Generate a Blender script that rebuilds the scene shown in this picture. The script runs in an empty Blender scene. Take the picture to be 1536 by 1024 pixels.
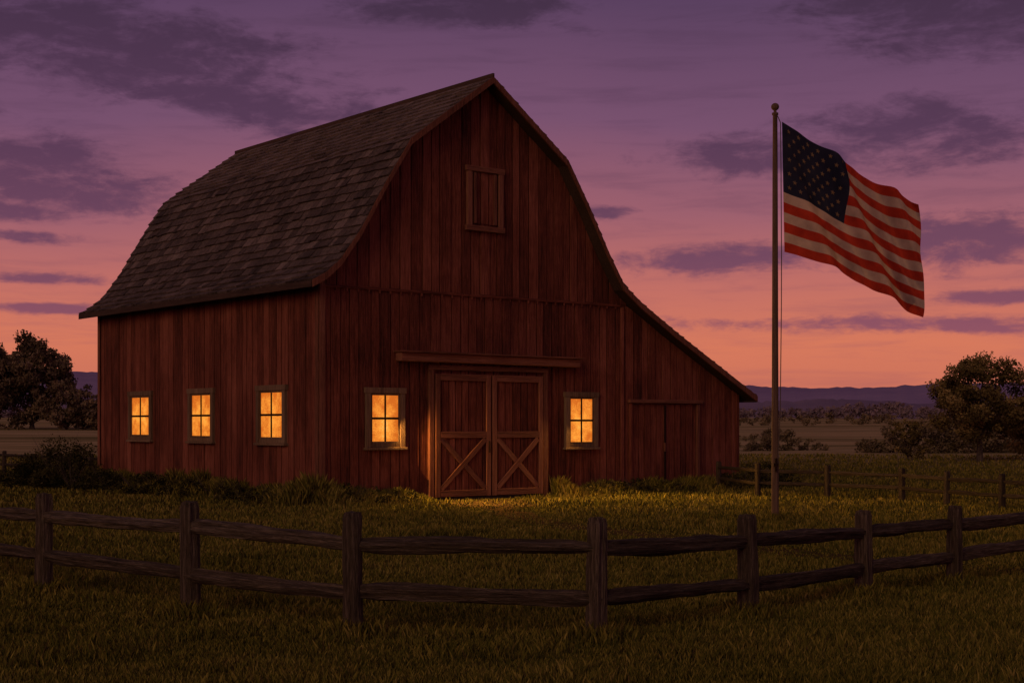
import bpy, math, random
import numpy as np
from mathutils import Vector, Matrix, noise as mnoise
random.seed(7); np.random.seed(7)
scene = bpy.context.scene
scene.view_settings.view_transform = 'Standard'
scene.view_settings.look = 'None'
scene.view_settings.exposure = 0
COL = scene.collection

# ------------------------------------------------------------ node helpers
def newmat(name):
    m = bpy.data.materials.new(name); m.use_nodes = True
    nt = m.node_tree; nt.nodes.clear()
    out = nt.nodes.new('ShaderNodeOutputMaterial')
    return m, nt, out
def N(nt, typ, **kw):
    n = nt.nodes.new(typ)
    for k, v in kw.items(): setattr(n, k, v)
    return n
def M(nt, op, a, b=None, c=None, clamp=False):
    n = nt.nodes.new('ShaderNodeMath'); n.operation = op; n.use_clamp = clamp
    for i, x in enumerate((a, b, c)):
        if x is None: continue
        if isinstance(x, (int, float)): n.inputs[i].default_value = x
        else: nt.links.new(x, n.inputs[i])
    return n.outputs[0]
def mixc(nt, fac, a, b, blend='MIX'):
    n = nt.nodes.new('ShaderNodeMix'); n.data_type = 'RGBA'; n.blend_type = blend
    for sock, x in ((n.inputs[0], fac), (n.inputs[6], a), (n.inputs[7], b)):
        if isinstance(x, (int, float)): sock.default_value = x
        elif isinstance(x, tuple): sock.default_value = (*x, 1) if len(x) == 3 else x
        else: nt.links.new(x, sock)
    return n.outputs[2]
def ramp(nt, fac, stops):
    n = nt.nodes.new('ShaderNodeValToRGB')
    el = n.color_ramp.elements
    while len(el) < len(stops): el.new(0.5)
    for e, (p, c) in zip(el, stops):
        e.position = p; e.color = (*c, 1)
    nt.links.new(fac, n.inputs[0])
    return n.outputs[0]
def texnoise(nt, scale=(1, 1, 1), nscale=1.0, detail=5, rough=0.55, coord='Object'):
    tc = nt.nodes.new('ShaderNodeTexCoord')
    mp = nt.nodes.new('ShaderNodeMapping'); mp.inputs['Scale'].default_value = scale
    nt.links.new(tc.outputs[coord], mp.inputs[0])
    no = N(nt, 'ShaderNodeTexNoise'); no.inputs['Scale'].default_value = nscale
    no.inputs['Detail'].default_value = detail; no.inputs['Roughness'].default_value = rough
    nt.links.new(mp.outputs[0], no.inputs['Vector'])
    return no.outputs[0]
def attr(nt, name='rnd'):
    a = nt.nodes.new('ShaderNodeAttribute'); a.attribute_name = name
    return a.outputs['Fac']
def bump(nt, h, strength, dist):
    b = nt.nodes.new('ShaderNodeBump'); b.inputs['Strength'].default_value = strength
    b.inputs['Distance'].default_value = dist
    nt.links.new(h, b.inputs['Height'])
    return b.outputs[0]
def principled(nt, out, col, rough=0.85, normal=None, spec=0.2):
    p = nt.nodes.new('ShaderNodeBsdfPrincipled')
    if isinstance(col, tuple): p.inputs['Base Color'].default_value = (*col, 1)
    else: nt.links.new(col, p.inputs['Base Color'])
    p.inputs['Roughness'].default_value = rough
    p.inputs['Specular IOR Level'].default_value = spec
    if normal is not None: nt.links.new(normal, p.inputs['Normal'])
    nt.links.new(p.outputs[0], out.inputs[0])
    return p

def wood(name, c_dark, c_mid, c_light, grain=(28, 28, 1.3), bs=0.6, bd=0.02, rough=0.88, rw=.25, bw=.6):
    m, nt, out = newmat(name)
    g = texnoise(nt, grain, 1.0, 6, 0.7)
    fine = texnoise(nt, (grain[0]*2.6, grain[1]*2.6, grain[2]*4), 1.0, 3, 0.6)
    blot = texnoise(nt, (0.9, 0.9, 0.45), 1.0, 6, 0.65)
    r = attr(nt)
    t = M(nt, 'ADD', M(nt, 'MULTIPLY', g, 1.15), M(nt, 'MULTIPLY', blot, bw))
    t = M(nt, 'ADD', t, M(nt, 'MULTIPLY', r, rw))
    t = M(nt, 'ADD', t, M(nt, 'MULTIPLY', fine, .5))
    t = M(nt, 'SUBTRACT', t, 0.575 + bw*.5 + rw*.5 + .25 - .5, clamp=True)
    c = ramp(nt, t, [(0.16, c_dark), (0.5, c_mid), (0.88, c_light)])
    hh = M(nt, 'ADD', g, M(nt, 'MULTIPLY', fine, .4))
    principled(nt, out, c, rough, bump(nt, hh, bs, bd), 0.12)
    return m

M_RED = wood('red_barn_boards', (0.040, 0.014, 0.009), (0.165, 0.047, 0.029), (0.34, 0.118, 0.075), bs=1.0, bd=.04, bw=.85)
M_REDTRIM = wood('red_trim', (0.070, 0.028, 0.018), (0.195, 0.076, 0.047), (0.34, 0.148, 0.094), bs=.9, bd=.03)
M_FRAME = wood('window_frame_wood', (0.07, 0.043, 0.026), (0.17, 0.108, 0.066), (0.28, 0.19, 0.12), bs=.8, bd=.03)
M_DARK = wood('dark_backing', (0.012, 0.006, 0.004), (0.02, 0.008, 0.006), (0.03, 0.012, 0.009))
M_SHINGLE = wood('roof_shingles', (0.038, 0.028, 0.024), (0.105, 0.076, 0.065), (0.21, 0.158, 0.137), grain=(12, 12, 12), bs=.8, bd=.03, rw=.55, bw=.45)
M_DECK = wood('roof_deck', (0.03, 0.018, 0.014), (0.06, 0.036, 0.028), (0.1, 0.06, 0.048))
M_FENCE = wood('weathered_fence_wood', (0.020, 0.014, 0.010), (0.100, 0.072, 0.050), (0.31, 0.235, 0.17), grain=(34, 34, 2.2), bs=1.0, bd=0.09)
M_FENCE2 = wood('silhouette_fence_wood', (0.014, 0.010, 0.007), (0.055, 0.040, 0.028), (0.13, 0.10, 0.075), grain=(34, 34, 2.2), bs=1.0, bd=0.08)  # darker copy of the fence wood; far-fence silhouette shade put into its colour
M_POLE = wood('flagpole_wood', (0.06, 0.034, 0.022), (0.13, 0.08, 0.054), (0.22, 0.145, 0.10), grain=(40, 40, 1.2))

# ------------------------------------------------------------ mesh builder
class MB:
    def __init__(s): s.v = []; s.f = []; s.r = []; s.m = []
    def add(s, vs, fs, r=None, m=0):
        o = len(s.v); r = random.random() if r is None else r
        s.v.extend(vs)
        for f in fs:
            s.f.append(tuple(i + o for i in f)); s.r.append(r); s.m.append(m)
    def box(s, x0, x1, y0, y1, z0, z1, r=None, m=0):
        vs = [(x0,y0,z0),(x1,y0,z0),(x1,y1,z0),(x0,y1,z0),(x0,y0,z1),(x1,y0,z1),(x1,y1,z1),(x0,y1,z1)]
        s.add(vs, [(0,3,2,1),(4,5,6,7),(0,1,5,4),(1,2,6,5),(2,3,7,6),(3,0,4,7)], r, m)
    def build(s, name, mats, parent=None, smooth=False):
        me = bpy.data.meshes.new(name)
        me.from_pydata(s.v, [], s.f)
        for m in (mats if isinstance(mats, list) else [mats]): me.materials.append(m)
        a = me.attributes.new('rnd', 'FLOAT', 'FACE'); a.data.foreach_set('value', s.r)
        me.polygons.foreach_set('material_index', s.m)
        if smooth: me.polygons.foreach_set('use_smooth', [True] * len(s.f))
        me.update()
        o = bpy.data.objects.new(name, me); COL.objects.link(o)
        if parent: o.parent = parent
        return o
def empty(name, loc=(0, 0, 0), rz=0):
    e = bpy.data.objects.new(name, None); e.location = loc; e.rotation_euler = (0, 0, rz)
    e.empty_display_size = 0.3
    COL.objects.link(e); return e
def beam(name, p0, p1, w, t, mat, parent, bev=0.012):
    p0 = Vector(p0); p1 = Vector(p1); d = p1 - p0; L = d.length; z = d.normalized()
    y = Vector((0, 1, 0))
    if abs(z.dot(y)) > 0.9: y = Vector((1, 0, 0))
    x = y.cross(z).normalized(); y = z.cross(x).normalized()
    b = MB(); b.box(-w/2, w/2, -t/2, t/2, 0, L)
    o = b.build(name, mat, parent)
    mat4 = Matrix((x, y, z)).transposed().to_4x4(); mat4.translation = p0
    o.matrix_local = mat4
    md = o.modifiers.new('b', 'BEVEL'); md.width = bev; md.segments = 2
    return o

# ------------------------------------------------------------ barn
BX, BY = -4.58, 35.0
ANG = math.atan2(0.627, 0.779)
barn = empty('red_barn', (BX, BY, 0), ANG)
PROF = [(-.47,5.3),(-.1,5.50),(.3,5.84),(.872,6.6),(1.6,7.82),(2.35,8.97),(4.9,10.84),(7.45,8.97),(8.2,7.82),(8.93,6.6),(9.5,5.76),(10.2,5.28),(11.6,4.5),(14.97,2.75)]
LEN = 12.9; A1 = 9.8; A2 = 14.56
def prof(a):
    for (a0, z0), (a1, z1) in zip(PROF, PROF[1:]):
        if a0 <= a <= a1: return z0 + (z1 - z0) * (a - a0) / (a1 - a0)
    return PROF[-1][1]
def top(a): return prof(a) - 0.13
def boards(mb, a0, a1, topf, mapf, wmin=0.24, wmax=0.36, z0=0.0, brk=()):
    a = a0
    while a < a1 - 0.02:
        b = min(a + random.uniform(wmin, wmax), a1)
        if a1 - b < 0.12: b = a1
        g = random.uniform(.010, .020)
        xs = [a + g] + [k for k in brk if a + g < k < b - g] + [b - g]
        d = random.uniform(0.013, 0.036)
        n = len(xs)
        zb = z0 + random.uniform(-.004, .02)
        front = [mapf(x, d, zb) for x in xs] + [mapf(x, d, topf(x)) for x in reversed(xs)]
        back = [mapf(x, 0, zb) for x in xs] + [mapf(x, 0, topf(x)) for x in reversed(xs)]
        k = 2 * n
        fs = [tuple(range(k)), tuple(reversed(range(k, 2 * k)))]
        for i in range(k):
            j = (i + 1) % k
            fs.append((i, i + k, j + k, j))
        mb.add(front + back, fs)
        a = b
BR = [p[0] for p in PROF]
mb = MB()
SEAM = 5.27
boards(mb, 0, A2, lambda x: min(top(x), SEAM - .01), lambda a, d, z: (a, -d, z), brk=BR)
boards(mb, 0.14, 10.0, lambda x: max(top(x), SEAM + .03), lambda a, d, z: (a, -d - .012, z), z0=SEAM, brk=BR)
mb.build('front_wall_boards', M_RED, barn)
mb = MB(); boards(mb, 0, LEN, lambda x: 5.42, lambda b, d, z: (-d, b, z)); mb.build('side_wall_boards', M_RED, barn)
mb = MB(); boards(mb, 0, LEN, lambda x: 2.82, lambda b, d, z: (A2 + d, b, z)); mb.build('leanto_side_boards', M_RED, barn)
mb = MB(); boards(mb, 0, A2, top, lambda a, d, z: (a, LEN + d, z), brk=BR); mb.build('back_wall_boards', M_RED, barn)
mb = MB()
xs = [0.03] + [k for k in BR if 0.03 < k < A2 - .03] + [A2 - .03]
fr = [(x, 0.004, 0) for x in xs] + [(x, 0.004, top(x) - .02) for x in reversed(xs)]
bk = [(x, LEN - .004, z) for x, y, z in fr]; k = len(fr)
mb.add(fr + bk, [tuple(range(k)), tuple(reversed(range(k, 2*k)))] + [(i, i+k, (i+1) % k + k, (i+1) % k) for i in range(k)])
mb.build('wall_core', M_DARK, barn)

OVF, OVB = -0.42, LEN + 0.42
mb = MB()
n = len(PROF)
topv = [(a, z) for a, z in PROF]; botv = [(a, z - 0.11) for a, z in PROF]
vs = [(a, OVF, z) for a, z in topv] + [(a, OVF, z) for a, z in botv] + [(a, OVB, z) for a, z in topv] + [(a, OVB, z) for a, z in botv]
fs = []
for i in range(n - 1):
    fs += [(i, i+1, i+1+2*n, i+2*n), (i+n, i+3*n, i+1+3*n, i+1+n), (i, i+n, i+1+n, i+1), (i+2*n, i+1+2*n, i+1+3*n, i+3*n)]
fs += [(0, 2*n, 3*n, n), (n-1, 2*n-1, 4*n-1, 3*n-1)]
mb.add(vs, fs, 0.4); mb.build('roof_deck', M_DECK, barn)
mb = MB()
def slope_pts(pts):
    L = [0]
    for p, q in zip(pts, pts[1:]): L.append(L[-1] + math.hypot(q[0]-p[0], q[1]-p[1]))
    return L
def at(pts, L, s):
    s = max(0, min(s, L[-1] - 1e-5))
    for i in range(len(L) - 1):
        if s <= L[i+1]:
            t = (s - L[i]) / (L[i+1] - L[i]); p, q = pts[i], pts[i+1]
            dx, dz = q[0]-p[0], q[1]-p[1]; l = math.hypot(dx, dz)
            return p[0] + dx*t, p[1] + dz*t, dx/l, dz/l
for side in (0, 1):
    pts = PROF[:7] if side == 0 else list(reversed(PROF[6:]))
    L = slope_pts(pts); s = 0; exp = 0.29
    while s < L[-1] - 0.03:
        s1 = min(s + exp * 1.12, L[-1])
        x0, z0, dx, dz = at(pts, L, s); x1, z1, _, _ = at(pts, L, s1)
        nx, nz = (-dz, dx) if side == 0 else (dz, -dx)
        if nz < 0: nx, nz = -nx, -nz
        b = OVF - 0.03; rowr = random.uniform(-0.12, 0.12)
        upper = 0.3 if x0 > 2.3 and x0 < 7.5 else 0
        while b < OVB + .03:
            w = random.uniform(0.20, 0.48); b1 = min(b + w, OVB + .04)
            h = random.uniform(0.040, 0.070); j = random.uniform(-0.035, 0.02)
            g = 0.007
            e0x, e0z = x0 - dx*j, z0 - dz*j
            h2 = h*random.uniform(.7, 1.2)
            vs = [(e0x+nx*h, b+g, e0z+nz*h), (e0x+nx*h2, b1-g, e0z+nz*h2), (x1+nx*.008, b1-g, z1+nz*.008), (x1+nx*.008, b+g, z1+nz*.008),
                  (e0x+nx*.002, b+g, e0z+nz*.002), (e0x+nx*.002, b1-g, e0z+nz*.002)]
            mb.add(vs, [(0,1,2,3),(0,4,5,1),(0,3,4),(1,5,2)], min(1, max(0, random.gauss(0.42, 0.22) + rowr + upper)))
            b = b1
        s += exp
mb.build('roof_shingles', M_SHINGLE, barn)
for yy, nm in ((OVF - 0.03, 'rake_board_front'), (OVB + 0.03, 'rake_board_back')):
    mb = MB(); t = 0.025
    for i in range(n - 1):
        (a0, z0), (a1, z1) = PROF[i], PROF[i+1]
        vs = []
        for y in (yy - t, yy + t):
            vs += [(a0, y, z0 + .02), (a1, y, z1 + .02), (a1, y, z1 - .15), (a0, y, z0 - .15)]
        mb.add(vs, [(0,1,2,3),(7,6,5,4),(0,4,5,1),(3,2,6,7),(0,3,7,4),(1,5,6,2)], .3)
    mb.build(nm, M_REDTRIM, barn)
beam('eave_fascia', (-.485, OVF, 5.22), (-.485, OVB, 5.22), 0.14, 0.035, M_DECK, barn)
beam('leanto_fascia', (14.985, OVF, 2.66), (14.985, OVB, 2.66), 0.14, 0.035, M_DECK, barn)
beam('ridge_cap', (4.9, OVF - .05, 10.87), (4.9, OVB + .05, 10.87), 0.16, 0.06, M_DECK, barn)
beam('ridge_nub', (5.45, OVF+.2, 10.42), (5.45, OVF+.2, 10.66), 0.05, 0.05, M_DECK, barn, 0.005)
beam('corner_board', (0.03, -0.055, 0), (0.03, -0.055, 5.38), 0.16, 0.035, M_REDTRIM, barn)
beam('corner_board_side', (-0.055, 0.05, 0), (-0.055, 0.05, 5.38), 0.04, 0.16, M_REDTRIM, barn)
beam('back_corner_board', (-0.055, LEN-.08, 0), (-0.055, LEN-.08, 5.38), 0.04, 0.14, M_REDTRIM, barn)
beam('leanto_joint_board', (9.8, -0.06, 0), (9.8, -0.06, 5.2), 0.13, 0.04, M_RED, barn)
beam('leanto_corner_board', (A2-.03, -0.055, 0), (A2-.03, -0.055, 2.82), 0.13, 0.04, M_RED, barn)
beam('gable_seam_board', (0.1, -0.058, SEAM-.03), (9.75, -0.058, SEAM-.03), 0.07, 0.03, M_RED, barn)
for i in range(30):
    a = 0.4 + i * 0.315
    beam('seam_block', (a, -0.062, SEAM-.13), (a, -0.062, SEAM-.06), 0.05, 0.02, M_RED, barn, 0.004)

# ---------- windows
mg, nt, out = newmat('lit_window_glass')
tc = N(nt, 'ShaderNodeTexCoord'); sp = N(nt, 'ShaderNodeSeparateXYZ'); nt.links.new(tc.outputs['Generated'], sp.inputs[0])
dx = M(nt, 'SUBTRACT', sp.outputs[0], 0.5); dy = M(nt, 'SUBTRACT', sp.outputs[1], 0.5); dz = M(nt, 'SUBTRACT', sp.outputs[2], 0.42)
rr = M(nt, 'SQRT', M(nt, 'ADD', M(nt, 'ADD', M(nt, 'MULTIPLY', dx, dx), M(nt, 'MULTIPLY', dy, dy)), M(nt, 'MULTIPLY', dz, dz)))
no = texnoise(nt, (3, 3, 3), 1.0, 4, 0.6)
grain_ = texnoise(nt, (26, 26, 26), 1.0, 3, 0.6)
gr = M(nt, 'ADD', M(nt, 'SUBTRACT', 0.98, M(nt, 'MULTIPLY', rr, 1.25)), M(nt, 'MULTIPLY', M(nt, 'SUBTRACT', no, 0.5), 1.3))
gr = M(nt, 'ADD', gr, M(nt, 'MULTIPLY', M(nt, 'SUBTRACT', grain_, 0.5), .8), clamp=True)
wc = ramp(nt, gr, [(0.0, (0.60, 0.13, 0.012)), (0.45, (0.98, 0.34, 0.04)), (1.0, (1.35, 0.72, 0.20))])
em = N(nt, 'ShaderNodeEmission'); nt.links.new(wc, em.inputs[0]); em.inputs[1].default_value = 1.15
gl = N(nt, 'ShaderNodeBsdfGlossy'); gl.inputs['Roughness'].default_value = 0.15; gl.inputs[0].default_value = (0.8, 0.8, 0.8, 1)
mx = N(nt, 'ShaderNodeMixShader'); mx.inputs[0].default_value = 0.03
nt.links.new(em.outputs[0], mx.inputs[1]); nt.links.new(gl.outputs[0], mx.inputs[2]); nt.links.new(mx.outputs[0], out.inputs[0])

def window(name, plane, c0, c1, z0, z1, fw=0.14):
    w = empty(name); w.parent = barn
    def P(a, d, z): return (a, -d, z) if plane == 'F' else (-d, a, z)
    def bx(nm, a0, a1, d0, d1, za, zb, mat):
        b = MB(); p, q = P(a0, d0, za), P(a1, d1, zb)
        b.box(min(p[0], q[0]), max(p[0], q[0]), min(p[1], q[1]), max(p[1], q[1]), za, zb)
        o = b.build(nm, mat, w)
        if mat != mg:
            md = o.modifiers.new('b', 'BEVEL'); md.width = 0.008; md.segments = 2
        return o
    bx('jamb_l', c0, c0+fw, 0.0, 0.105, z0, z1 - fw, M_FRAME)
    bx('jamb_r', c1-fw, c1, 0.0, 0.105, z0, z1 - fw, M_FRAME)
    bx('head', c0-.03, c1+.03, 0.0, 0.115, z1-fw, z1, M_FRAME)
    bx('sill', c0-.04, c1+.04, 0.0, 0.15, z0-.06, z0, M_FRAME)
    bx('sill_rail', c0+fw, c1-fw, 0.0, 0.09, z0, z0+fw*.7, M_FRAME)
    g0, g1, h0, h1 = c0+fw, c1-fw, z0+fw*.7, z1-fw
    bx('glass', g0, g1, 0.038, 0.044, h0, h1, mg)
    s = 0.05
    bx('sash_l', g0, g0+s, 0.046, 0.08, h0, h1, M_FRAME)
    bx('sash_r', g1-s, g1, 0.046, 0.08, h0, h1, M_FRAME)
    bx('sash_t', g0+s, g1-s, 0.046, 0.08, h1-s, h1, M_FRAME)
    bx('sash_b', g0+s, g1-s, 0.046, 0.08, h0, h0+s, M_FRAME)
    hm = (h0+h1)/2
    bx('meeting_rail', g0+s, g1-s, 0.046, 0.085, hm-.028, hm+.028, M_DARK)
    cm = (g0+g1)/2
    bx('muntin_low', cm-.022, cm+.022, 0.046, 0.075, h0+s, hm-.028, M_DARK)
    bx('muntin_up', cm-.022, cm+.022, 0.046, 0.075, hm+.028, h1-s, M_DARK)
window('window', 'F', 1.25, 2.40, 1.36, 2.83)
window('window', 'F', 7.68, 8.86, 1.30, 2.81)
window('window', 'S', 1.50, 2.95, 1.46, 2.91)
window('window', 'S', 5.30, 6.76, 1.47, 2.90)
window('window', 'S', 9.08, 10.62, 1.48, 2.89)

h = empty('loft_hatch'); h.parent = barn
mb = MB(); boards(mb, 4.49, 5.33, lambda x: 8.42, lambda a, d, z: (a, -0.05-d, z), 0.24, 0.3, 7.1); mb.build('hatch_boards', M_RED, h)
beam('hatch_jamb', (4.40, -0.09, 6.98), (4.40, -0.09, 8.44), 0.15, 0.09, M_REDTRIM, h)
beam('hatch_jamb', (5.42, -0.09, 6.98), (5.42, -0.09, 8.44), 0.15, 0.09, M_REDTRIM, h)
beam('hatch_head', (4.28, -0.095, 8.51), (5.54, -0.095, 8.51), 0.14, 0.1, M_REDTRIM, h)
beam('hatch_sill', (4.28, -0.095, 6.98), (5.54, -0.095, 6.98), 0.14, 0.1, M_REDTRIM, h)
for a in (4.58, 5.24): beam('hatch_stile', (a, -0.10, 7.1), (a, -0.10, 8.42), 0.09, 0.04, M_REDTRIM, h)

d = empty('double_barn_door'); d.parent = barn
for (a0, a1) in ((3.3, 5.08), (5.12, 6.85)):
    mb = MB(); boards(mb, a0, a1, lambda x: 3.2, lambda a, dd, z: (a, -0.06-dd, z), 0.2, 0.26, 0.08); mb.build('door_boards', M_RED, d)
    y = -0.12
    beam('stile', (a0+.08, y, 0.08), (a0+.08, y, 3.2), 0.15, 0.045, M_REDTRIM, d)
    beam('stile', (a1-.08, y, 0.08), (a1-.08, y, 3.2), 0.15, 0.045, M_REDTRIM, d)
    for z in (0.17, 1.66, 3.12):
        beam('rail', (a0+.157, y, z), (a1-.157, y, z), 0.17, 0.045, M_REDTRIM, d)
    beam('brace', (a0+.18, y-.002, 0.28), (a1-.18, y-.002, 1.55), 0.14, 0.04, M_REDTRIM, d)
    beam('brace', (a0+.18, y+.004, 1.55), (a1-.18, y+.004, 0.28), 0.14, 0.04, M_REDTRIM, d)
beam('door_jamb', (3.2, -0.075, 0), (3.2, -0.075, 3.32), 0.15, 0.10, M_REDTRIM, d)
beam('door_jamb', (6.95, -0.075, 0), (6.95, -0.075, 3.32), 0.15, 0.10, M_REDTRIM, d)
beam('door_head', (3.12, -0.08, 3.36), (7.03, -0.08, 3.36), 0.12, 0.11, M_REDTRIM, d)
beam('track_beam', (2.15, -0.16, 3.60), (8.05, -0.16, 3.58), 0.22, 0.26, M_REDTRIM, d, 0.03)
beam('track_drip_board', (2.10, -0.20, 3.73), (8.10, -0.20, 3.71), 0.04, 0.38, M_REDTRIM, d, 0.01)
beam('door_handle', (5.0, -0.17, 1.2), (5.0, -0.17, 1.5), 0.035, 0.03, M_DARK, d, 0.008)
d = empty('leanto_door'); d.parent = barn
mb = MB(); boards(mb, 10.15, 12.75, lambda x: 2.5, lambda a, dd, z: (a, -0.04-dd, z), 0.22, 0.3, 0.08); mb.build('door_boards', M_RED, d)
beam('track', (10.0, -0.11, 2.58), (12.95, -0.11, 2.58), 0.10, 0.12, M_REDTRIM, d)
beam('jamb', (10.1, -0.08, 0), (10.1, -0.08, 2.52), 0.1, 0.07, M_RED, d)
beam('jamb', (12.8, -0.08, 0), (12.8, -0.08, 2.52), 0.12, 0.09, M_REDTRIM, d)
beam('centre_stile', (11.45, -0.09, 0.1), (11.45, -0.09, 2.48), 0.06, 0.04, M_DARK, d)
beam('handle', (11.4, -0.13, 1.15), (11.4, -0.13, 1.4), 0.05, 0.04, M_REDTRIM, d)
mst, nt, out = newmat('stone_plinth')
c = ramp(nt, texnoise(nt, (3, 3, 3), 1, 6), [(0.3, (0.03, 0.022, 0.018)), (0.7, (0.09, 0.07, 0.055))]); principled(nt, out, c)
mb = MB(); mb.box(-.07, A2+.07, -.07, 0.0, -.2, .09); mb.box(-.07, 0, .0, LEN+.05, -.2, .12); mb.build('plinth', mst, barn)

# ------------------------------------------------------------ fences
def log(name, p0, p1, r0, r1, parent, seed, nseg=14, ns=14, wob=0.006, rough=0.012, post=True, mat=None):
    p0 = Vector(p0); p1 = Vector(p1); dd = p1 - p0; L = dd.length; z = dd.normalized()
    y = Vector((0, 0, 1)) if abs(z.z) < 0.7 else Vector((0, 1, 0))
    x = y.cross(z).normalized(); y = z.cross(x).normalized()
    b = MB(); vs = []; ph = seed * 1.7
    for i in range(nseg + 1):
        t = i / nseg; r = r0 + (r1 - r0) * t
        cx = wob * math.sin(t * 4 + ph) + wob*.5*mnoise.noise(Vector((t*9, seed, 0))); cy = wob * math.cos(t * 3.3 + ph * 1.3) + wob*.8*mnoise.noise(Vector((t*9, seed, 5)))
        k = 1.0
        if post and i == nseg: k = 0.84
        if not post: k = .74 + .26*min(1, math.sin(math.pi*min(max(t, .02), .98))*3.2)
        for j in range(ns):
            th = 2 * math.pi * j / ns
            sq = 1 + (.10 if post else .07) * math.cos(4*th + (0 if post else ph))
            rr = r * k * sq * (1 + 0.07 * math.cos(2*th + ph))
            rr += mnoise.noise(Vector((math.cos(th)*1.6 + seed*3.1, math.sin(th)*1.6, t * L * 2.2))) * rough * 1.5
            rr += mnoise.noise(Vector((math.cos(th)*5 + seed*1.1, math.sin(th)*5, t * L * .9))) * rough * 1.4
            rr += random.uniform(-rough, rough) * .2
            vs.append((cx + rr*math.cos(th), cy + rr*math.sin(th), t * L + (random.uniform(-.012, .012) if post and i == nseg else 0)))
    fs = []
    for i in range(nseg):
        for j in range(ns):
            fs.append((i*ns+j, i*ns+(j+1) % ns, (i+1)*ns+(j+1) % ns, (i+1)*ns+j))
    if post:
        k0 = len(vs); c = vs[-ns:]; vs.append((sum(v[0] for v in c)/ns, sum(v[1] for v in c)/ns, L + .008))
        for j in range(ns): fs.append((nseg*ns+j, nseg*ns+(j+1) % ns, k0))
    else: fs.append(tuple(nseg*ns+j for j in range(ns)))
    fs.append(tuple(reversed(range(ns))))
    b.add(vs, fs, random.uniform(0.2, 0.8))
    o = b.build(name, mat or M_FENCE, parent, smooth=False)
    m4 = Matrix((x, y, z)).transposed().to_4x4(); m4.translation = p0
    o.matrix_local = m4
    return o
def fence(posts, rp, rr, mat=None):
    f = empty('wooden_fence')
    for i, (x, y, hh, zt, zb) in enumerate(posts):
        log('post', (x, y, -0.3), (x + random.uniform(-.015, .015), y + random.uniform(-.02, .02), hh), rp*1.05, rp*.94, f, i + 1, nseg=26, wob=0.003, rough=.010*rp/.09, mat=mat)
        if i:
            x0, y0, h0, zt0, zb0 = posts[i-1]
            for q, (za, zc) in enumerate(((zt0, zt), (zb0, zb))):
                log('rail', (x0, y0, za), (x, y, zc), rr*random.uniform(.98, 1.1), rr*random.uniform(.9, 1.02), f, i*2+q+20, nseg=44, wob=0.009 * rr/.07, rough=.011*rr/.066, post=False, mat=mat)
    return f
fence([(-9.6,20.6,1.15,.88,.44),(-7.45,18.5,1.15,.88,.45),(-5.29,16.59,1.146,.885,.455),(-3.225,14.69,1.155,.905,.425),(-1.427,13.19,1.14,.858,.42),(.74,13.02,1.10,.83,.39),
       (2.34,14.54,1.03,.77,.335),(3.89,16.2,.975,.74,.335),(5.24,17.4,.96,.74,.38),(6.9,18.9,.96,.75,.40),(8.7,20.4,.96,.75,.4)], .090, .071)
fence([(6.0,42.6,.85,.68,.36),(6.53,38.95,.90,.70,.37),(8.29,38.5,.85,.66,.34),(9.8,36.9,.82,.64,.33),(10.4,35.1,.80,.62,.31),(11.16,33.4,.80,.62,.31),(12.1,31.5,.8,.6,.28),(13.2,29.6,.8,.6,.28)], .078, .046, M_FENCE2)
fence([(-24.5,61,.9,.74,.38),(-22.1,58.9,.9,.74,.38),(-19.6,56.6,.9,.74,.38),(-16.97,53.7,.9,.74,.38),(-14.7,51.2,.9,.74,.38),(-13.2,48.5,.9,.74,.38)], .08, .05, M_FENCE2)

# ------------------------------------------------------------ flagpole & flag
FX, FY = 5.22, 29.1
fp = empty('flagpole', (FX, FY, 0))
mb = MB(); ns = 20; vs = []; prof_p = [(-.3,.078),(0,.078),(.02,.075),(2,.068),(4.5,.060),(7,.052),(8.05,.046),(8.06,.064),(8.10,.064),(8.11,.03),(8.15,.03)]
for z, r in prof_p:
    for j in range(ns): vs.append((r*math.cos(2*math.pi*j/ns), r*math.sin(2*math.pi*j/ns), z))
fs = [(i*ns+j, i*ns+(j+1) % ns, (i+1)*ns+(j+1) % ns, (i+1)*ns+j) for i in range(len(prof_p)-1) for j in range(ns)]
mb.add(vs, fs, .4); mb.build('pole', M_POLE, fp, True)
mb = MB(); vs = []; fs = []
for i in range(13):
    ph = math.pi * i / 12
    for j in range(20):
        vs.append((.08*math.sin(ph)*math.cos(j*math.pi/10), .08*math.sin(ph)*math.sin(j*math.pi/10), 8.22 - .075*math.cos(ph)))
fs = [(i*20+j, i*20+(j+1) % 20, (i+1)*20+(j+1) % 20, (i+1)*20+j) for i in range(12) for j in range(20)]
mb.add(vs, fs, .5); mb.build('finial_ball', M_POLE, fp, True)
mb = MB(); mb.box(-.05, .05, -.12, -.06, 1.1, 1.16); mb.box(-.02, .02, -.13, -.06, 1.0, 1.26); mb.build('cleat', M_DARK, fp)
mrope, nt, out = newmat('rope'); principled(nt, out, (0.10, 0.075, 0.06))
def rope(name, pts, r, parent):
    cu = bpy.data.curves.new(name, 'CURVE'); cu.dimensions = '3D'; cu.bevel_depth = r
    s = cu.splines.new('POLY'); s.points.add(len(pts)-1)
    for p, q in zip(s.points, pts): p.co = (*q, 1)
    cu.materials.append(mrope)
    o = bpy.data.objects.new(name, cu); COL.objects.link(o); o.parent = parent
rope('halyard', [(0.04, -.03, 8.04), (0.10, -.04, 7.9), (.11, -.04, 7.0), (.12, -.04, 5.3), (.115, -.05, 4.2), (.09, -.07, 2.2), (.03, -.1, 1.1)], .009, fp)

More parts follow.
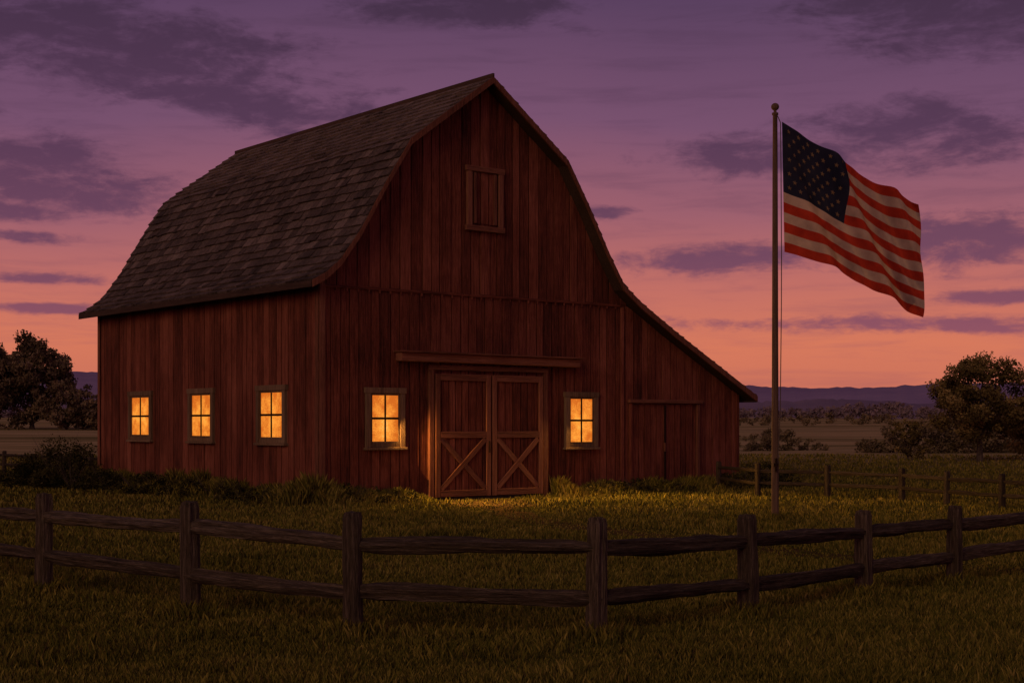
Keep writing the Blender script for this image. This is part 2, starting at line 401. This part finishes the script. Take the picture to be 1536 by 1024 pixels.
def cloth(name, col, dark):
    m, nt, out = newmat(name)
    no = texnoise(nt, (3, 3, 3), 1, 5, .6)
    c = ramp(nt, no, [(.3, dark), (.65, col)])
    weave = texnoise(nt, (60, 60, 60), 1, 3, .6)
    p = N(nt, 'ShaderNodeBsdfDiffuse'); nt.links.new(c, p.inputs[0]); nt.links.new(bump(nt, weave, .3, .012), p.inputs['Normal'])
    t = N(nt, 'ShaderNodeBsdfTranslucent'); nt.links.new(c, t.inputs[0])
    mx = N(nt, 'ShaderNodeMixShader'); mx.inputs[0].default_value = .25
    nt.links.new(p.outputs[0], mx.inputs[1]); nt.links.new(t.outputs[0], mx.inputs[2]); nt.links.new(mx.outputs[0], out.inputs[0])
    return m
C_R = cloth('flag_red', (.42, .042, .026), (.27, .026, .017)); C_W = cloth('flag_white', (.48, .37, .35), (.32, .24, .235)); C_B = cloth('flag_blue', (.024, .026, .055), (.014, .016, .038))
C_S = cloth('flag_star', (.30, .20, .12), (.20, .13, .08))
def smooth_curve(xs, ys):
    c = np.polyfit(xs, ys, 4 if len(xs) > 4 else 3); return lambda u: float(np.polyval(c, u))
ztop = smooth_curve([0, .2, .45, .73, .9, 1], [7.92, 7.60, 7.18, 6.72, 6.50, 6.40])
zbot = smooth_curve([0, .18, .34, .52, .68, .85, 1], [5.34, 5.22, 5.05, 4.83, 4.56, 4.31, 4.10])
def flagpt(u, v):
    a, b = ztop(u), zbot(u)
    z = a + (b - a) * v
    k = min(1, u * 2.2)
    ph = 15.0 * u - 5.6 * v
    y = -0.03 + 0.7*u + k * (0.18 * math.sin(ph) + 0.08 * math.sin(29*u - 12*v + 1) + .03*math.sin(47*u - 17*v))
    z += k * 0.028 * math.sin(ph * 1.0 + 1.0) * (1 - .5*v)
    x = 0.13 + 2.95*u + .05*(v)*(1-u) + k * (0.05 * math.cos(ph)) + (.06*math.sin(v*9))*max(0, u-.9)/.1 - .05*u*v*math.sin(v*5)
    return Vector((x, y, z))
mb = MB(); NU, NV = 140, 52
vs = [tuple(flagpt(i/NU, j/NV)) for i in range(NU+1) for j in range(NV+1)]
fm = []; fs = []
for i in range(NU):
    for j in range(NV):
        fs.append((i*(NV+1)+j, i*(NV+1)+j+1, (i+1)*(NV+1)+j+1, (i+1)*(NV+1)+j))
        st = j // 4
        fm.append(2 if (st < 7 and i < NU*.45) else (0 if st % 2 == 0 else 1))
mb.add(vs, fs, .5); mb.m = fm
flag = mb.build('american_flag', [C_R, C_W, C_B], None, True); flag.location = (FX, FY, 0)
mb = MB()
for r in range(9):
    cnt = 6 if r % 2 == 0 else 5
    for c in range(cnt):
        u = .45 * ((c + (.5 if cnt == 6 else 1)) / 6 * .96 + .02); v = (7/13) * (r + .9) / 9.8
        p = flagpt(u, v); du = (flagpt(u+.005, v) - p).normalized(); dv = (p - flagpt(u, v+.005)).normalized(); nn = du.cross(dv).normalized()
        for sgn in (1, -1):
            vv = []
            for q in range(10):
                rad = .052 if q % 2 == 0 else .022; th = math.pi/2 + q*math.pi/5
                pp = p + du*rad*math.cos(th) + dv*rad*math.sin(th) + nn*sgn*.008
                vv.append(tuple(pp))
            vv.append(tuple(p + nn*sgn*.011))
            mb.add(vv, [(q, (q+1) % 10, 10) for q in range(10)], .5)
mb.build('stars', C_S, flag)

# ------------------------------------------------------------ foliage
def leafmat(name, c0, c1, c2):
    m, nt, out = newmat(name)
    r = attr(nt)
    c = ramp(nt, r, [(0, c0), (.55, c1), (1, c2)])
    p = N(nt, 'ShaderNodeBsdfDiffuse'); nt.links.new(c, p.inputs[0])
    nt.links.new(p.outputs[0], out.inputs[0])
    return m
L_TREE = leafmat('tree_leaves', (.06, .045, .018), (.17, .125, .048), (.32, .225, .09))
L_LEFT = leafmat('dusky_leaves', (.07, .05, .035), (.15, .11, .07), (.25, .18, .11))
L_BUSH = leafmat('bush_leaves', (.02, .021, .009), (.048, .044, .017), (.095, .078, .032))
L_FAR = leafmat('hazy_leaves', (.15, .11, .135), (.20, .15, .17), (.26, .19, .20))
L_MID = leafmat('mid_leaves', (.09, .068, .04), (.16, .12, .07), (.24, .18, .10))
M_BARK = wood('bark', (.03, .022, .018), (.08, .06, .05), (.14, .11, .09), grain=(12, 12, 3), bs=1, bd=.05)
def quads_mesh(name, cen, size, rnd, mat, parent=None):
    n = len(cen)
    a = np.random.normal(size=(n, 3)); a /= np.linalg.norm(a, axis=1)[:, None]
    b = np.random.normal(size=(n, 3)); b -= (b*a).sum(1)[:, None]*a; b /= np.linalg.norm(b, axis=1)[:, None]
    s = size[:, None]
    V = np.stack([cen - a*s, cen + b*s*.55 - a*s*.1, cen + a*s, cen - b*s*.55 - a*s*.1], 1).reshape(-1, 3).astype(np.float32)
    me = bpy.data.meshes.new(name)
    me.vertices.add(4*n); me.vertices.foreach_set('co', V.ravel())
    me.loops.add(4*n); me.loops.foreach_set('vertex_index', np.arange(4*n, dtype=np.int32))
    me.polygons.add(n); me.polygons.foreach_set('loop_start', np.arange(0, 4*n, 4, dtype=np.int32))
    at_ = me.attributes.new('rnd', 'FLOAT', 'FACE'); at_.data.foreach_set('value', np.clip(rnd, 0, 1).astype(np.float32))
    me.materials.append(mat); me.update(calc_edges=True)
    o = bpy.data.objects.new(name, me); COL.objects.link(o)
    if parent: o.parent = parent
    return o
def crown_pts(cl, per, lsize):
    C = []; R = []; S = []
    for c, r, tone in cl:
        k = max(20, int(per * (r*r)))
        dn = np.random.normal(size=(k, 3)); dn /= np.linalg.norm(dn, axis=1)[:, None]
        rad = r * np.random.uniform(.1, 1, size=k)**.5 * np.random.uniform(.75, 1.25, size=k)
        p = np.array(c) + dn * rad[:, None] * np.array([1, 1, .8])
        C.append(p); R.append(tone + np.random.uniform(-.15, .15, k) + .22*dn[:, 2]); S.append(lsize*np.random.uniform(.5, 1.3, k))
    return np.concatenate(C), np.concatenate(S), np.concatenate(R)
def tree(loc, h, rad, seed, mat, leaf=.13, per=260, trunk=.25, ncl=60, name='deciduous_tree'):
    rs = random.Random(seed); np.random.seed(seed)
    e = empty(name, loc)
    cz = h * (trunk + (1-trunk)*.5); hz = h*(1-trunk)*.5
    cl = []
    for i in range(ncl):
        while True:
            p = Vector((rs.uniform(-1, 1), rs.uniform(-1, 1), rs.uniform(-1, 1)))
            if p.length < 1 and p.length > .2: break
        k = 1 + .18*math.sin(3*math.atan2(p.y, p.x) + seed)
        w = 1 - .22*max(0, p.z)
        c = (p.x*rad*k*w*.94, p.y*rad*k*w*.94, cz + p.z*hz*.94)
        cl.append((c, rad*rs.uniform(.09, .24), rs.uniform(.0, .8)))
    C, S, R = crown_pts(cl, per, leaf)
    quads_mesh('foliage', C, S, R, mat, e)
    mb = MB()
    def tube(p0, p1, r0, r1, segs=5, ns=8):
        p0 = Vector(p0); p1 = Vector(p1); vs = []; dd = p1-p0
        side = Vector((rs.uniform(-1, 1), rs.uniform(-1, 1), 0))*dd.length*.06
        for i in range(segs+1):
            t = i/segs; c = p0 + dd*t + side*math.sin(t*math.pi); r = r0+(r1-r0)*t
            for j in range(ns):
                th = 2*math.pi*j/ns; vs.append((c.x + r*math.cos(th), c.y + r*math.sin(th), c.z))
        mb.add(vs, [(i*ns+j, i*ns+(j+1) % ns, (i+1)*ns+(j+1) % ns, (i+1)*ns+j) for i in range(segs) for j in range(ns)], .5)
    tr = h*.028
    tube((0, 0, -.3), (0, 0, h*trunk*1.2), tr*1.3, tr*.8)
    tube((0, 0, h*trunk*1.15), (rad*.1, 0, h*.8), tr*.8, tr*.2)
    for i in range(14):
        c = rs.choice(cl)[0]; z0 = h*trunk*rs.uniform(.75, 1.6)
        tube((0, 0, z0), c, tr*.42, tr*.07)
    mb.build('trunk_and_limbs', M_BARK, e, True)
    return e
def terr(x, y):
    r = math.hypot(x, y)
    t = max(0, min(1, (r-100)/350)); h = 3.6*t*t*(3-2*t)
    h += max(0, min(1, (r-90)/200)) * .9 * mnoise.noise(Vector((x/95, y/95, 0)))
    return h
def place(x, y): return (x, y, terr(x, y))
tree(place(23.9, 75), 5.5, 2.7, 3, L_TREE, leaf=.085, per=900, trunk=.2, ncl=120)
tree(place(27.6, 78), 3.4, 2.0, 8, L_TREE, leaf=.085, per=800, trunk=.06, ncl=70)
tree(place(21.6, 80), 2.2, 1.3, 9, L_TREE, leaf=.085, per=800, trunk=.05, ncl=50)
tree(place(-72, 220), 14.2, 7.0, 4, L_LEFT, leaf=.28, per=110, trunk=.05, ncl=135)
tree(place(-80, 222), 12.6, 7.0, 5, L_LEFT, leaf=.28, per=110, trunk=.04, ncl=120)
tree(place(-65.0, 214), 7.6, 4.6, 6, L_LEFT, leaf=.26, per=110, trunk=.02, ncl=90)
tree(place(-59.5, 214), 5.2, 4.4, 16, L_LEFT, leaf=.26, per=110, trunk=.02, ncl=80)
def bushrow(name, cs, mat, leaf, per, seed, ncl=30):
    np.random.seed(seed); rs = random.Random(seed); cl = []
    for (x, y, w, hh) in cs:
        gz = terr(x, y)
        for i in range(ncl):
            px = rs.uniform(-1, 1); f = math.sqrt(1-px*px)
            cl.append(((x+px*w, y+rs.uniform(-1, 1)*w*.5, gz + hh*f*rs.uniform(.0, .88)), hh*rs.uniform(.15, .27), rs.uniform(.1, .75)))
    C, S, R = crown_pts(cl, per, leaf)
    return quads_mesh(name, C, S, R, mat)
bushrow('hedgerow', [(16.6,104,2.4,1.35),(19.2,106,2.0,1.7),(21.2,106,1.5,.9),(14.6,106,1.8,1.0)], L_MID, .10, 600, 21)
bushrow('hedgerow', [(25.8,98,2.0,1.9),(28.2,97,2.2,2.4),(31,99,2.6,3.1),(34,98,2.6,2.5),(24.2,99,1.3,1.1)], L_MID, .11, 400, 22)
np.random.seed(5); rs = random.Random(5); cl = []
for i in range(560):
    az = math.radians(rs.uniform(-32, 32)); r = rs.uniform(430, 620)
    nn = mnoise.noise(Vector((az*14, 3.3, 0)))
    if nn < -.42: continue
    x, y = r*math.sin(az), r*math.cos(az); hh = (3.8 + 4.8*max(nn, -.1) + rs.uniform(-1, 1.5)) * r/470
    for q in range(3): cl.append(((x+rs.uniform(-4, 4), y, terr(x, y)+hh*rs.uniform(.05, .72)), hh*.30, rs.uniform(.1, .8)))
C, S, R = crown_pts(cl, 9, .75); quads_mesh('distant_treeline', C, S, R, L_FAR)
cl = []
for i in range(300):
    az = math.radians(rs.uniform(-32, 32)); r = rs.uniform(225, 262) + 25*math.sin(az*9)
    nn = mnoise.noise(Vector((az*11, 8.3, 0)))
    if nn < .12 and az > 0: continue
    if az < 0 and nn < -.2: continue
    x, y = r*math.sin(az), r*math.cos(az); hh = .7 + 2.2*max(nn, 0) + rs.uniform(0, .6)
    for q in range(3): cl.append(((x+rs.uniform(-1.5, 1.5), y, terr(x, y)+hh*rs.uniform(.0, .7)), hh*.34, rs.uniform(.1, .8)))
C, S, R = crown_pts(cl, 80, .24); quads_mesh('distant_hedgerow', C, S, R, L_MID)

def barnw(a, b): return (BX + .779*a - .627*b, BY + .627*a + .779*b)
def bush(x, y, w, hh, seed, name='bush'):
    np.random.seed(seed); rs = random.Random(seed); cl = []
    e = empty(name, (x, y, 0))
    for i in range(38):
        px, py = rs.uniform(-1, 1), rs.uniform(-1, 1); f = max(.1, 1-px*px-py*py)**.5
        cl.append(((px*w, py*w*.7, hh*f*rs.uniform(.05, .85)), hh*rs.uniform(.12, .24), rs.uniform(.1, .65)))
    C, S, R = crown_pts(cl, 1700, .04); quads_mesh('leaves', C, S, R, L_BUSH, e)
    mb = MB()
    for i in range(16):
        th = rs.uniform(0, 6.28); c = (math.cos(th)*w*.6, math.sin(th)*w*.5, hh*rs.uniform(.7, 1.05))
        mb.add([(-.012, 0, 0), (.012, 0, 0), c, (0, .012, 0)], [(0, 1, 2), (1, 3, 2), (3, 0, 2)], .4)
    mb.build('stems', M_BARK, e)
for i, (a, b, w, hh) in enumerate([(-1.0, 13.6, 1.3, 1.9), (-1.3, 11.9, 1.1, 1.3), (-.5, 15.0, 1.4, 1.7), (-.9, 10.3, .9, .9), (-.6, 1.0, .8, .7), (-.6, 2.6, .8, .6), (-.7, 4.2, .8, .75), (-.6, 5.8, .8, .6), (-.7, 7.4, .9, .8), (-.7, 8.8, .9, .7)]):
    x, y = barnw(a, b); bush(x, y, w, hh, 50+i)
for i, (a, b, w, hh) in enumerate([(14.2, -.6, .9, .95), (15.5, -.3, .9, 1.0), (13.2, -.5, .6, .6), (8.8, -.5, .7, .6), (0.6, -.5, .8, .65), (16.5, .5, .9, .7), (9.9, -.5, .7, .5), (1.9, -.5, .6, .5), (11.3, -.5, .8, .45)]):
    x, y = barnw(a, b); bush(x, y, w, hh, 70+i)

# ------------------------------------------------------------ ground
mgd, nt, out = newmat('meadow_ground')
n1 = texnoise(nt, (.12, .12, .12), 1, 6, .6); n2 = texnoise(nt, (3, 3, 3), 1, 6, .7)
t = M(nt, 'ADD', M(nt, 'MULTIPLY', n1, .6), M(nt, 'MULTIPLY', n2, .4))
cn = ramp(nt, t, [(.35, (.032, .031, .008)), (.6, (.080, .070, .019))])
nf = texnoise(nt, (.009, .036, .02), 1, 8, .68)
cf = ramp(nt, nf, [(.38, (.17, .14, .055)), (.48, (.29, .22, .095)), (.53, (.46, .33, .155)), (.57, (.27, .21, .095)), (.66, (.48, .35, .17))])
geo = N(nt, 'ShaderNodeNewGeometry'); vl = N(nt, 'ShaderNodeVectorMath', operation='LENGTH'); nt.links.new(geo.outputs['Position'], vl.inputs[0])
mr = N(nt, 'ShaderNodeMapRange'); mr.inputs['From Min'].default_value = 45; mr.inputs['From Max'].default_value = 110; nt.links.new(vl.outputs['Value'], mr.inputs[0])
c = mixc(nt, mr.outputs[0], cn, cf)  # far fields: tan field colour, paled by haze put into the base colour
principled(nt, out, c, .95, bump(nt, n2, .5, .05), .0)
RR = [0] + list(np.geomspace(3, 90, 24)) + list(np.geomspace(96, 900, 70)) + list(np.geomspace(1000, 9000, 14))
NA = 360; vs = [(0, 0, 0)]; fs = []
for r in RR[1:]:
    for j in range(NA):
        th = 2*math.pi*j/NA; x, y = r*math.sin(th), r*math.cos(th)
        vs.append((x, y, terr(x, y) if r < 1000 else 3.6))
for j in range(NA): fs.append((0, 1+(j+1) % NA, 1+j))
for i in range(len(RR)-2):
    for j in range(NA):
        a = 1+i*NA+j; b = 1+i*NA+(j+1) % NA; fs.append((a, b, b+NA, a+NA))
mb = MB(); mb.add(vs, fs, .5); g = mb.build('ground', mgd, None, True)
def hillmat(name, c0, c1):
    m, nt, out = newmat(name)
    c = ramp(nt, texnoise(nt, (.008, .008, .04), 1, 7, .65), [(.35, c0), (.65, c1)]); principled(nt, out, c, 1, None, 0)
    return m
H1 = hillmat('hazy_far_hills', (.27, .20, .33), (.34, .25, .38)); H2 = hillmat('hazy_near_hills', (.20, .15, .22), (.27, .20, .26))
def hills(r0, depth, hfun, name, mat):
    vs = []; fs = []; na = 900; rows = 7
    for i in range(rows):
        t = i/(rows-1)
        for j in range(na+1):
            az = math.radians(-75 + 150*j/na); r = r0 + depth*t
            z = -3 + (3+hfun(az))*math.sin(t*math.pi/2)
            vs.append((r*math.sin(az), r*math.cos(az), z))
    for i in range(rows-1):
        for j in range(na):
            a = i*(na+1)+j; fs.append((a, a+1, a+na+2, a+na+1))
    mb = MB(); mb.add(vs, fs, .5); return mb.build(name, mat, None, True)
def nz(x, s): return mnoise.noise(Vector((x, s, 0)))
def hf1(az): return 1.93 + 2600/2200*(58 + 17*max(0, min(1, (-az-.1)*5)) + 10*nz(az*7, 0) + 5*nz(az*30, 1) + 2.2*nz(az*140, 2) + 1.2*nz(az*400, 2))
def hf2(az): return 1.93 + 1400/2200*(36 + 15*nz(az*9, 5) + 5*nz(az*50, 6) + 3*nz(az*300, 7))
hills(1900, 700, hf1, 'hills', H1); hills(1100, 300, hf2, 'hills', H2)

# faint worn track, mostly overgrown
path = [(-.7, 37.6), (-.35, 34), (.3, 30), (1.3, 27.3), (2.6, 25), (4.3, 21.9), (6.6, 19.2), (9.5, 17.0)]
def pathdist(x, y):
    d = np.full(np.shape(x), 1e9)
    for (x0, y0), (x1, y1) in zip(path, path[1:]):
        vx, vy = x1-x0, y1-y0; L2 = vx*vx+vy*vy
        t = np.clip(((x-x0)*vx+(y-y0)*vy)/L2, 0, 1)
        d = np.minimum(d, np.hypot(x-x0-t*vx, y-y0-t*vy))
    return d
mdp, nt, out = newmat('dirt')
n1 = texnoise(nt, (1.2, 1.2, 1.2), 1, 7, .7)
c = ramp(nt, n1, [(.3, (.04, .028, .011)), (.55, (.075, .048, .022)), (.75, (.12, .076, .037))]); principled(nt, out, c, .95, bump(nt, n1, .7, .06), .0)
mb = MB(); vs = []; fs = []; S = []
for k in range(len(path)-1):
    for q in range(10): t = q/10; S.append((path[k][0]*(1-t)+path[k+1][0]*t, path[k][1]*(1-t)+path[k+1][1]*t))
for i, (x, y) in enumerate(S):
    j = min(i+1, len(S)-1); i0 = max(0, j-1); dx_, dy_ = S[j][0]-S[i0][0], S[j][1]-S[i0][1]; l = math.hypot(dx_, dy_) or 1
    nx, ny = -dy_/l, dx_/l; w = (1.1 if y > 34 else .4)
    wl = w + .35*mnoise.noise(Vector((i*.35, 0, 0))); wr = w + .35*mnoise.noise(Vector((i*.35, 9, 0)))
    vs += [(x+nx*wl, y+ny*wl, .006), (x-nx*wr, y-ny*wr, .006)]
for i in range(len(S)-1): fs.append((2*i, 2*i+1, 2*i+3, 2*i+2))
mb.add(vs, fs, .5); mb.build('dirt_path', mdp)

# grass
mgs, nt, out = newmat('grass_blades')
r = attr(nt)
n1 = texnoise(nt, (.35, .35, .35), 1, 6, .65)
t = M(nt, 'ADD', M(nt, 'MULTIPLY', r, .5), M(nt, 'MULTIPLY', n1, .65))
c = ramp(nt, t, [(.2, (.028, .033, .007)), (.5, (.108, .100, .018)), (.72, (.215, .172, .036)), (.95, (.36, .27, .08))])
p = N(nt, 'ShaderNodeBsdfDiffuse'); nt.links.new(c, p.inputs[0]); nt.links.new(p.outputs[0], out.inputs[0])
def vnoise(x, y, s, seed=0):
    o = np.zeros_like(x); rg = np.random.RandomState(seed)
    for k in range(7):
        a = rg.uniform(0, 6.28); f = s*rg.uniform(.6, 2.2); o += np.sin(x*f*math.cos(a)+y*f*math.sin(a)+rg.uniform(0, 6.28))
    return o/7*1.6
rg = np.random.RandomState(11)
n = 640000
inv = rg.uniform(1/95, 1/8.2, n); Rr = 1/inv; th = rg.uniform(-.49, .49, n)
X = Rr*np.sin(th); Y = Rr*np.cos(th)
cl_ = vnoise(X, Y, 1.6, 1); cl2 = vnoise(X, Y, 5, 2)
H = (.040 + .045*rg.rand(n)) * (1 + .45*cl_ + .35*cl2) + .06*np.maximum(0, cl2*cl_)
W = (.0022 + .00040*Rr)*rg.uniform(.6, 1.4, n)
H = np.maximum(H, .025) + Rr*.0007
la = .779*(X-BX)+.627*(Y-BY); lb = -.627*(X-BX)+.779*(Y-BY)
pd = pathdist(X, Y)
keep = ~((la > -.08) & (la < A2+.08) & (lb > -.08) & (lb < LEN+.1))
keep &= ~((pd < .35 + .35*cl2) & (rg.rand(n) < .5))
H = np.where(pd < .9, H*.6, H)
X, Y, H, W = X[keep], Y[keep], H[keep], W[keep]
def weeds(k, a0, a1, side, hs):
    s = rg.uniform(a0, a1, k); off = .08 + np.abs(rg.normal(0, .38, k))
    if side == 'F': x = BX+.779*s+.627*off; y = BY+.627*s-.779*off
    else: x = BX-.779*off-.627*s; y = BY-.627*off+.779*s
    hh = hs*(.25+.75*rg.rand(k)**1.5)*np.exp(-off*.9)*(1+.5*vnoise(s, s*0, 2.5, 4))
    return x, y, np.maximum(hh, .05), rg.uniform(.004, .010, k)
parts = [(X, Y, H, W)] + [weeds(20000, -.3, 2.9, 'F', .5), weeds(26000, 7.2, 14.8, 'F', .5), weeds(52000, -.3, 13.5, 'S', .65)]
for (px, py) in [(-7.45,18.5),(-5.29,16.59),(-3.225,14.69),(-1.427,13.19),(.74,13.02),(2.34,14.54),(3.89,16.2),(5.24,17.4),(FX, FY)]:
    k = 1100; a = rg.uniform(0, 6.28, k); rd = np.abs(rg.normal(0, .2, k))+.09
    parts.append((px+rd*np.cos(a), py+rd*np.sin(a), (.10+.16*rg.rand(k))*np.exp(-rd*1.2), rg.uniform(.003, .007, k)))
k = 60000; Rk = 1/rg.uniform(1/13.5, 1/8.5, k); tk = rg.uniform(-.49, .49, k); xk = Rk*np.sin(tk); yk = Rk*np.cos(tk); m_ = vnoise(xk, yk, 2.2, 8) > .1
parts.append((xk[m_], yk[m_], (.05+.11*rg.rand(k))[m_], rg.uniform(.0025, .005, k)[m_]))
X, Y, H, W = [np.concatenate([p[i] for p in parts]) for i in range(4)]
n = len(X); a = rg.uniform(0, 2*math.pi, n)
bx_, by_ = np.cos(a)*W, np.sin(a)*W
la_ = rg.uniform(0, 2*math.pi, n); ln = H*rg.uniform(.05, .5, n)
Z = np.zeros(n)
far = np.hypot(X, Y) > 88
Z[far] = [terr(x, y) for x, y in zip(X[far], Y[far])]
Z -= .01
V = np.empty((n, 4, 3), np.float32)
mxx, myy = ln*np.cos(la_), ln*np.sin(la_)
V[:, 0] = np.stack([X-bx_, Y-by_, Z], 1); V[:, 1] = np.stack([X+bx_, Y+by_, Z], 1)
V[:, 2] = np.stack([X+bx_*.4+mxx, Y+by_*.4+myy, Z+H], 1)
V[:, 3] = np.stack([X-bx_*.7+mxx*.3, Y-by_*.7+myy*.3, Z+H*.6], 1)
me = bpy.data.meshes.new('grass')
me.vertices.add(4*n); me.vertices.foreach_set('co', V.ravel())
me.loops.add(4*n); me.loops.foreach_set('vertex_index', np.arange(4*n, dtype=np.int32))
me.polygons.add(n); me.polygons.foreach_set('loop_start', np.arange(0, 4*n, 4, dtype=np.int32))
at_ = me.attributes.new('rnd', 'FLOAT', 'FACE'); at_.data.foreach_set('value', rg.rand(n).astype(np.float32))
me.materials.append(mgs); me.update(calc_edges=True)
o = bpy.data.objects.new('grass', me); COL.objects.link(o)

# ------------------------------------------------------------ world sky
w = bpy.data.worlds.new('World'); scene.world = w; w.use_nodes = True
nt = w.node_tree; nt.nodes.clear()
out = nt.nodes.new('ShaderNodeOutputWorld')
tc = N(nt, 'ShaderNodeTexCoord'); nv = N(nt, 'ShaderNodeVectorMath', operation='NORMALIZE'); nt.links.new(tc.outputs['Generated'], nv.inputs[0])
sp = N(nt, 'ShaderNodeSeparateXYZ'); nt.links.new(nv.outputs[0], sp.inputs[0])
az = M(nt, 'ARCTAN2', sp.outputs[0], sp.outputs[1]); el = M(nt, 'MAXIMUM', sp.outputs[2], 0.0)
wv = N(nt, 'ShaderNodeTexNoise'); wv.inputs['Scale'].default_value = 3; nt.links.new(nv.outputs[0], wv.inputs['Vector'])
elw = M(nt, 'ADD', el, M(nt, 'MULTIPLY', M(nt, 'SUBTRACT', wv.outputs[0], .5), .05))
elw = M(nt, 'ADD', elw, M(nt, 'MULTIPLY', az, .02), clamp=True)
sky = ramp(nt, elw, [(0.0, (.46, .13, .11)), (.022, (.59, .165, .105)), (.055, (.66, .185, .108)), (.095, (.52, .15, .13)), (.14, (.33, .11, .150)), (.20, (.18, .075, .150)), (.29, (.085, .042, .105)), (1.0, (.085, .050, .080))])
def cmb(a, b):
    c = N(nt, 'ShaderNodeCombineXYZ')
    nt.links.new(a, c.inputs[0]); nt.links.new(b, c.inputs[1]); return c.outputs[0]
def cn_(sx, sy, det, rough, dist=0.0, off=0.0):
    q = cmb(M(nt, 'ADD', M(nt, 'MULTIPLY', az, sx), off), M(nt, 'MULTIPLY', el, sy))
    t = N(nt, 'ShaderNodeTexNoise'); t.inputs['Scale'].default_value = 1; t.inputs['Detail'].default_value = det; t.inputs['Roughness'].default_value = rough; t.inputs['Distortion'].default_value = dist
    nt.links.new(q, t.inputs['Vector']); return t.outputs[0]
n1 = cn_(15, 46, 6, .66, .5)
n3 = cn_(60, 150, 5, .65, .4, 3.0)
clouds = [(150,90,400,88,.10),(340,160,290,44,.12),(90,290,220,54,.06),(50,255,150,32,0),(10,335,120,18,0),(1140,240,190,38,-.04),(1390,215,220,60,.05),(1430,375,180,56,.03),(1080,390,210,27,-.05),(1380,492,370,17,.02),
          (700,12,230,34,.03),(1440,45,260,70,.05),(60,428,120,11,0),(40,370,100,13,0),(905,320,60,13,0),(1500,455,140,14,0),(60,470,130,9,0),(-300,200,300,60,0),(1900,300,260,60,0)]
mask = None
for (cx, cy, rx, ry, tilt) in clouds:
    u0 = math.atan((cx-768)/2200); v0 = math.sin(math.atan((636-cy)/2200))
    du = M(nt, 'SUBTRACT', az, u0); dv = M(nt, 'ADD', M(nt, 'SUBTRACT', el, v0), M(nt, 'MULTIPLY', du, tilt))
    a_ = M(nt, 'DIVIDE', du, rx/2200); b_ = M(nt, 'DIVIDE', dv, ry/2200)
    m_ = M(nt, 'SUBTRACT', 1.35, M(nt, 'SQRT', M(nt, 'ADD', M(nt, 'MULTIPLY', a_, a_), M(nt, 'MULTIPLY', b_, b_))), clamp=True)
    mask = m_ if mask is None else M(nt, 'MAXIMUM', mask, m_)
nn_ = M(nt, 'ADD', M(nt, 'MULTIPLY', n1, .82), M(nt, 'MULTIPLY', n3, .40))
dn = M(nt, 'ADD', nn_, M(nt, 'MULTIPLY', M(nt, 'SUBTRACT', mask, .5), .40))
mr = N(nt, 'ShaderNodeMapRange', interpolation_type='SMOOTHSTEP'); mr.inputs['From Min'].default_value = .53; mr.inputs['From Max'].default_value = .84
nt.links.new(dn, mr.inputs[0])
ccol = ramp(nt, el, [(0.0, (.34, .095, .105)), (.06, (.25, .077, .125)), (.11, (.155, .055, .110)), (.19, (.085, .034, .082)), (.28, (.050, .023, .055)), (1, (.035, .022, .042))])
col = mixc(nt, M(nt, 'MULTIPLY', mr.outputs[0], .95), sky, ccol)
n2 = cn_(9, 85, 5, .6, .3, 5.0)
mr2 = N(nt, 'ShaderNodeMapRange', interpolation_type='SMOOTHSTEP'); mr2.inputs['From Min'].default_value = .45; mr2.inputs['From Max'].default_value = .72; mr2.inputs['To Max'].default_value = .30
nt.links.new(n2, mr2.inputs[0])
col = mixc(nt, mr2.outputs[0], col, ccol)
bg = N(nt, 'ShaderNodeBackground'); nt.links.new(col, bg.inputs[0]); bg.inputs[1].default_value = 1.0
ns_ = N(nt, 'ShaderNodeTexSky', sky_type='NISHITA'); ns_.sun_disc = False; ns_.sun_elevation = math.radians(1.0); ns_.sun_rotation = math.radians(200)
bg2 = N(nt, 'ShaderNodeBackground'); nt.links.new(ns_.outputs[0], bg2.inputs[0]); bg2.inputs[1].default_value = .006
ad = N(nt, 'ShaderNodeAddShader'); nt.links.new(bg.outputs[0], ad.inputs[0]); nt.links.new(bg2.outputs[0], ad.inputs[1]); nt.links.new(ad.outputs[0], out.inputs[0])

sl = bpy.data.lights.new('sun', 'SUN'); sl.energy = .52; sl.angle = math.radians(25); sl.color = (1, .64, .36)
so = bpy.data.objects.new('sun', sl); COL.objects.link(so)
so.rotation_euler = Vector((.42, .82, -.38)).to_track_quat('-Z', 'Y').to_euler()
for (a, target) in ((1.82, (4.4, -6.0)), (8.27, (6.2, -6.5))):
    x, y = barnw(a, -.2); tx, ty = barnw(*target)
    l = bpy.data.lights.new('window_lamp', 'SPOT'); l.energy = 2000; l.color = (1, .48, .10); l.spot_size = math.radians(155); l.spot_blend = 1; l.shadow_soft_size = 0.0
    ob = bpy.data.objects.new('window_lamp', l); COL.objects.link(ob); ob.location = (x, y, 2.1)
    ob.rotation_euler = Vector((tx-x, ty-y, -2.1)).to_track_quat('-Z', 'Y').to_euler()

cam = bpy.data.cameras.new('camera'); co = bpy.data.objects.new('camera', cam); COL.objects.link(co)
co.location = (0, 0, 1.93); co.rotation_euler = (math.radians(90), 0, 0)
cam.sensor_width = 36; cam.lens = 2200/1536*36; cam.shift_y = 124/1536; cam.clip_end = 20000; cam.clip_start = .1
scene.camera = co
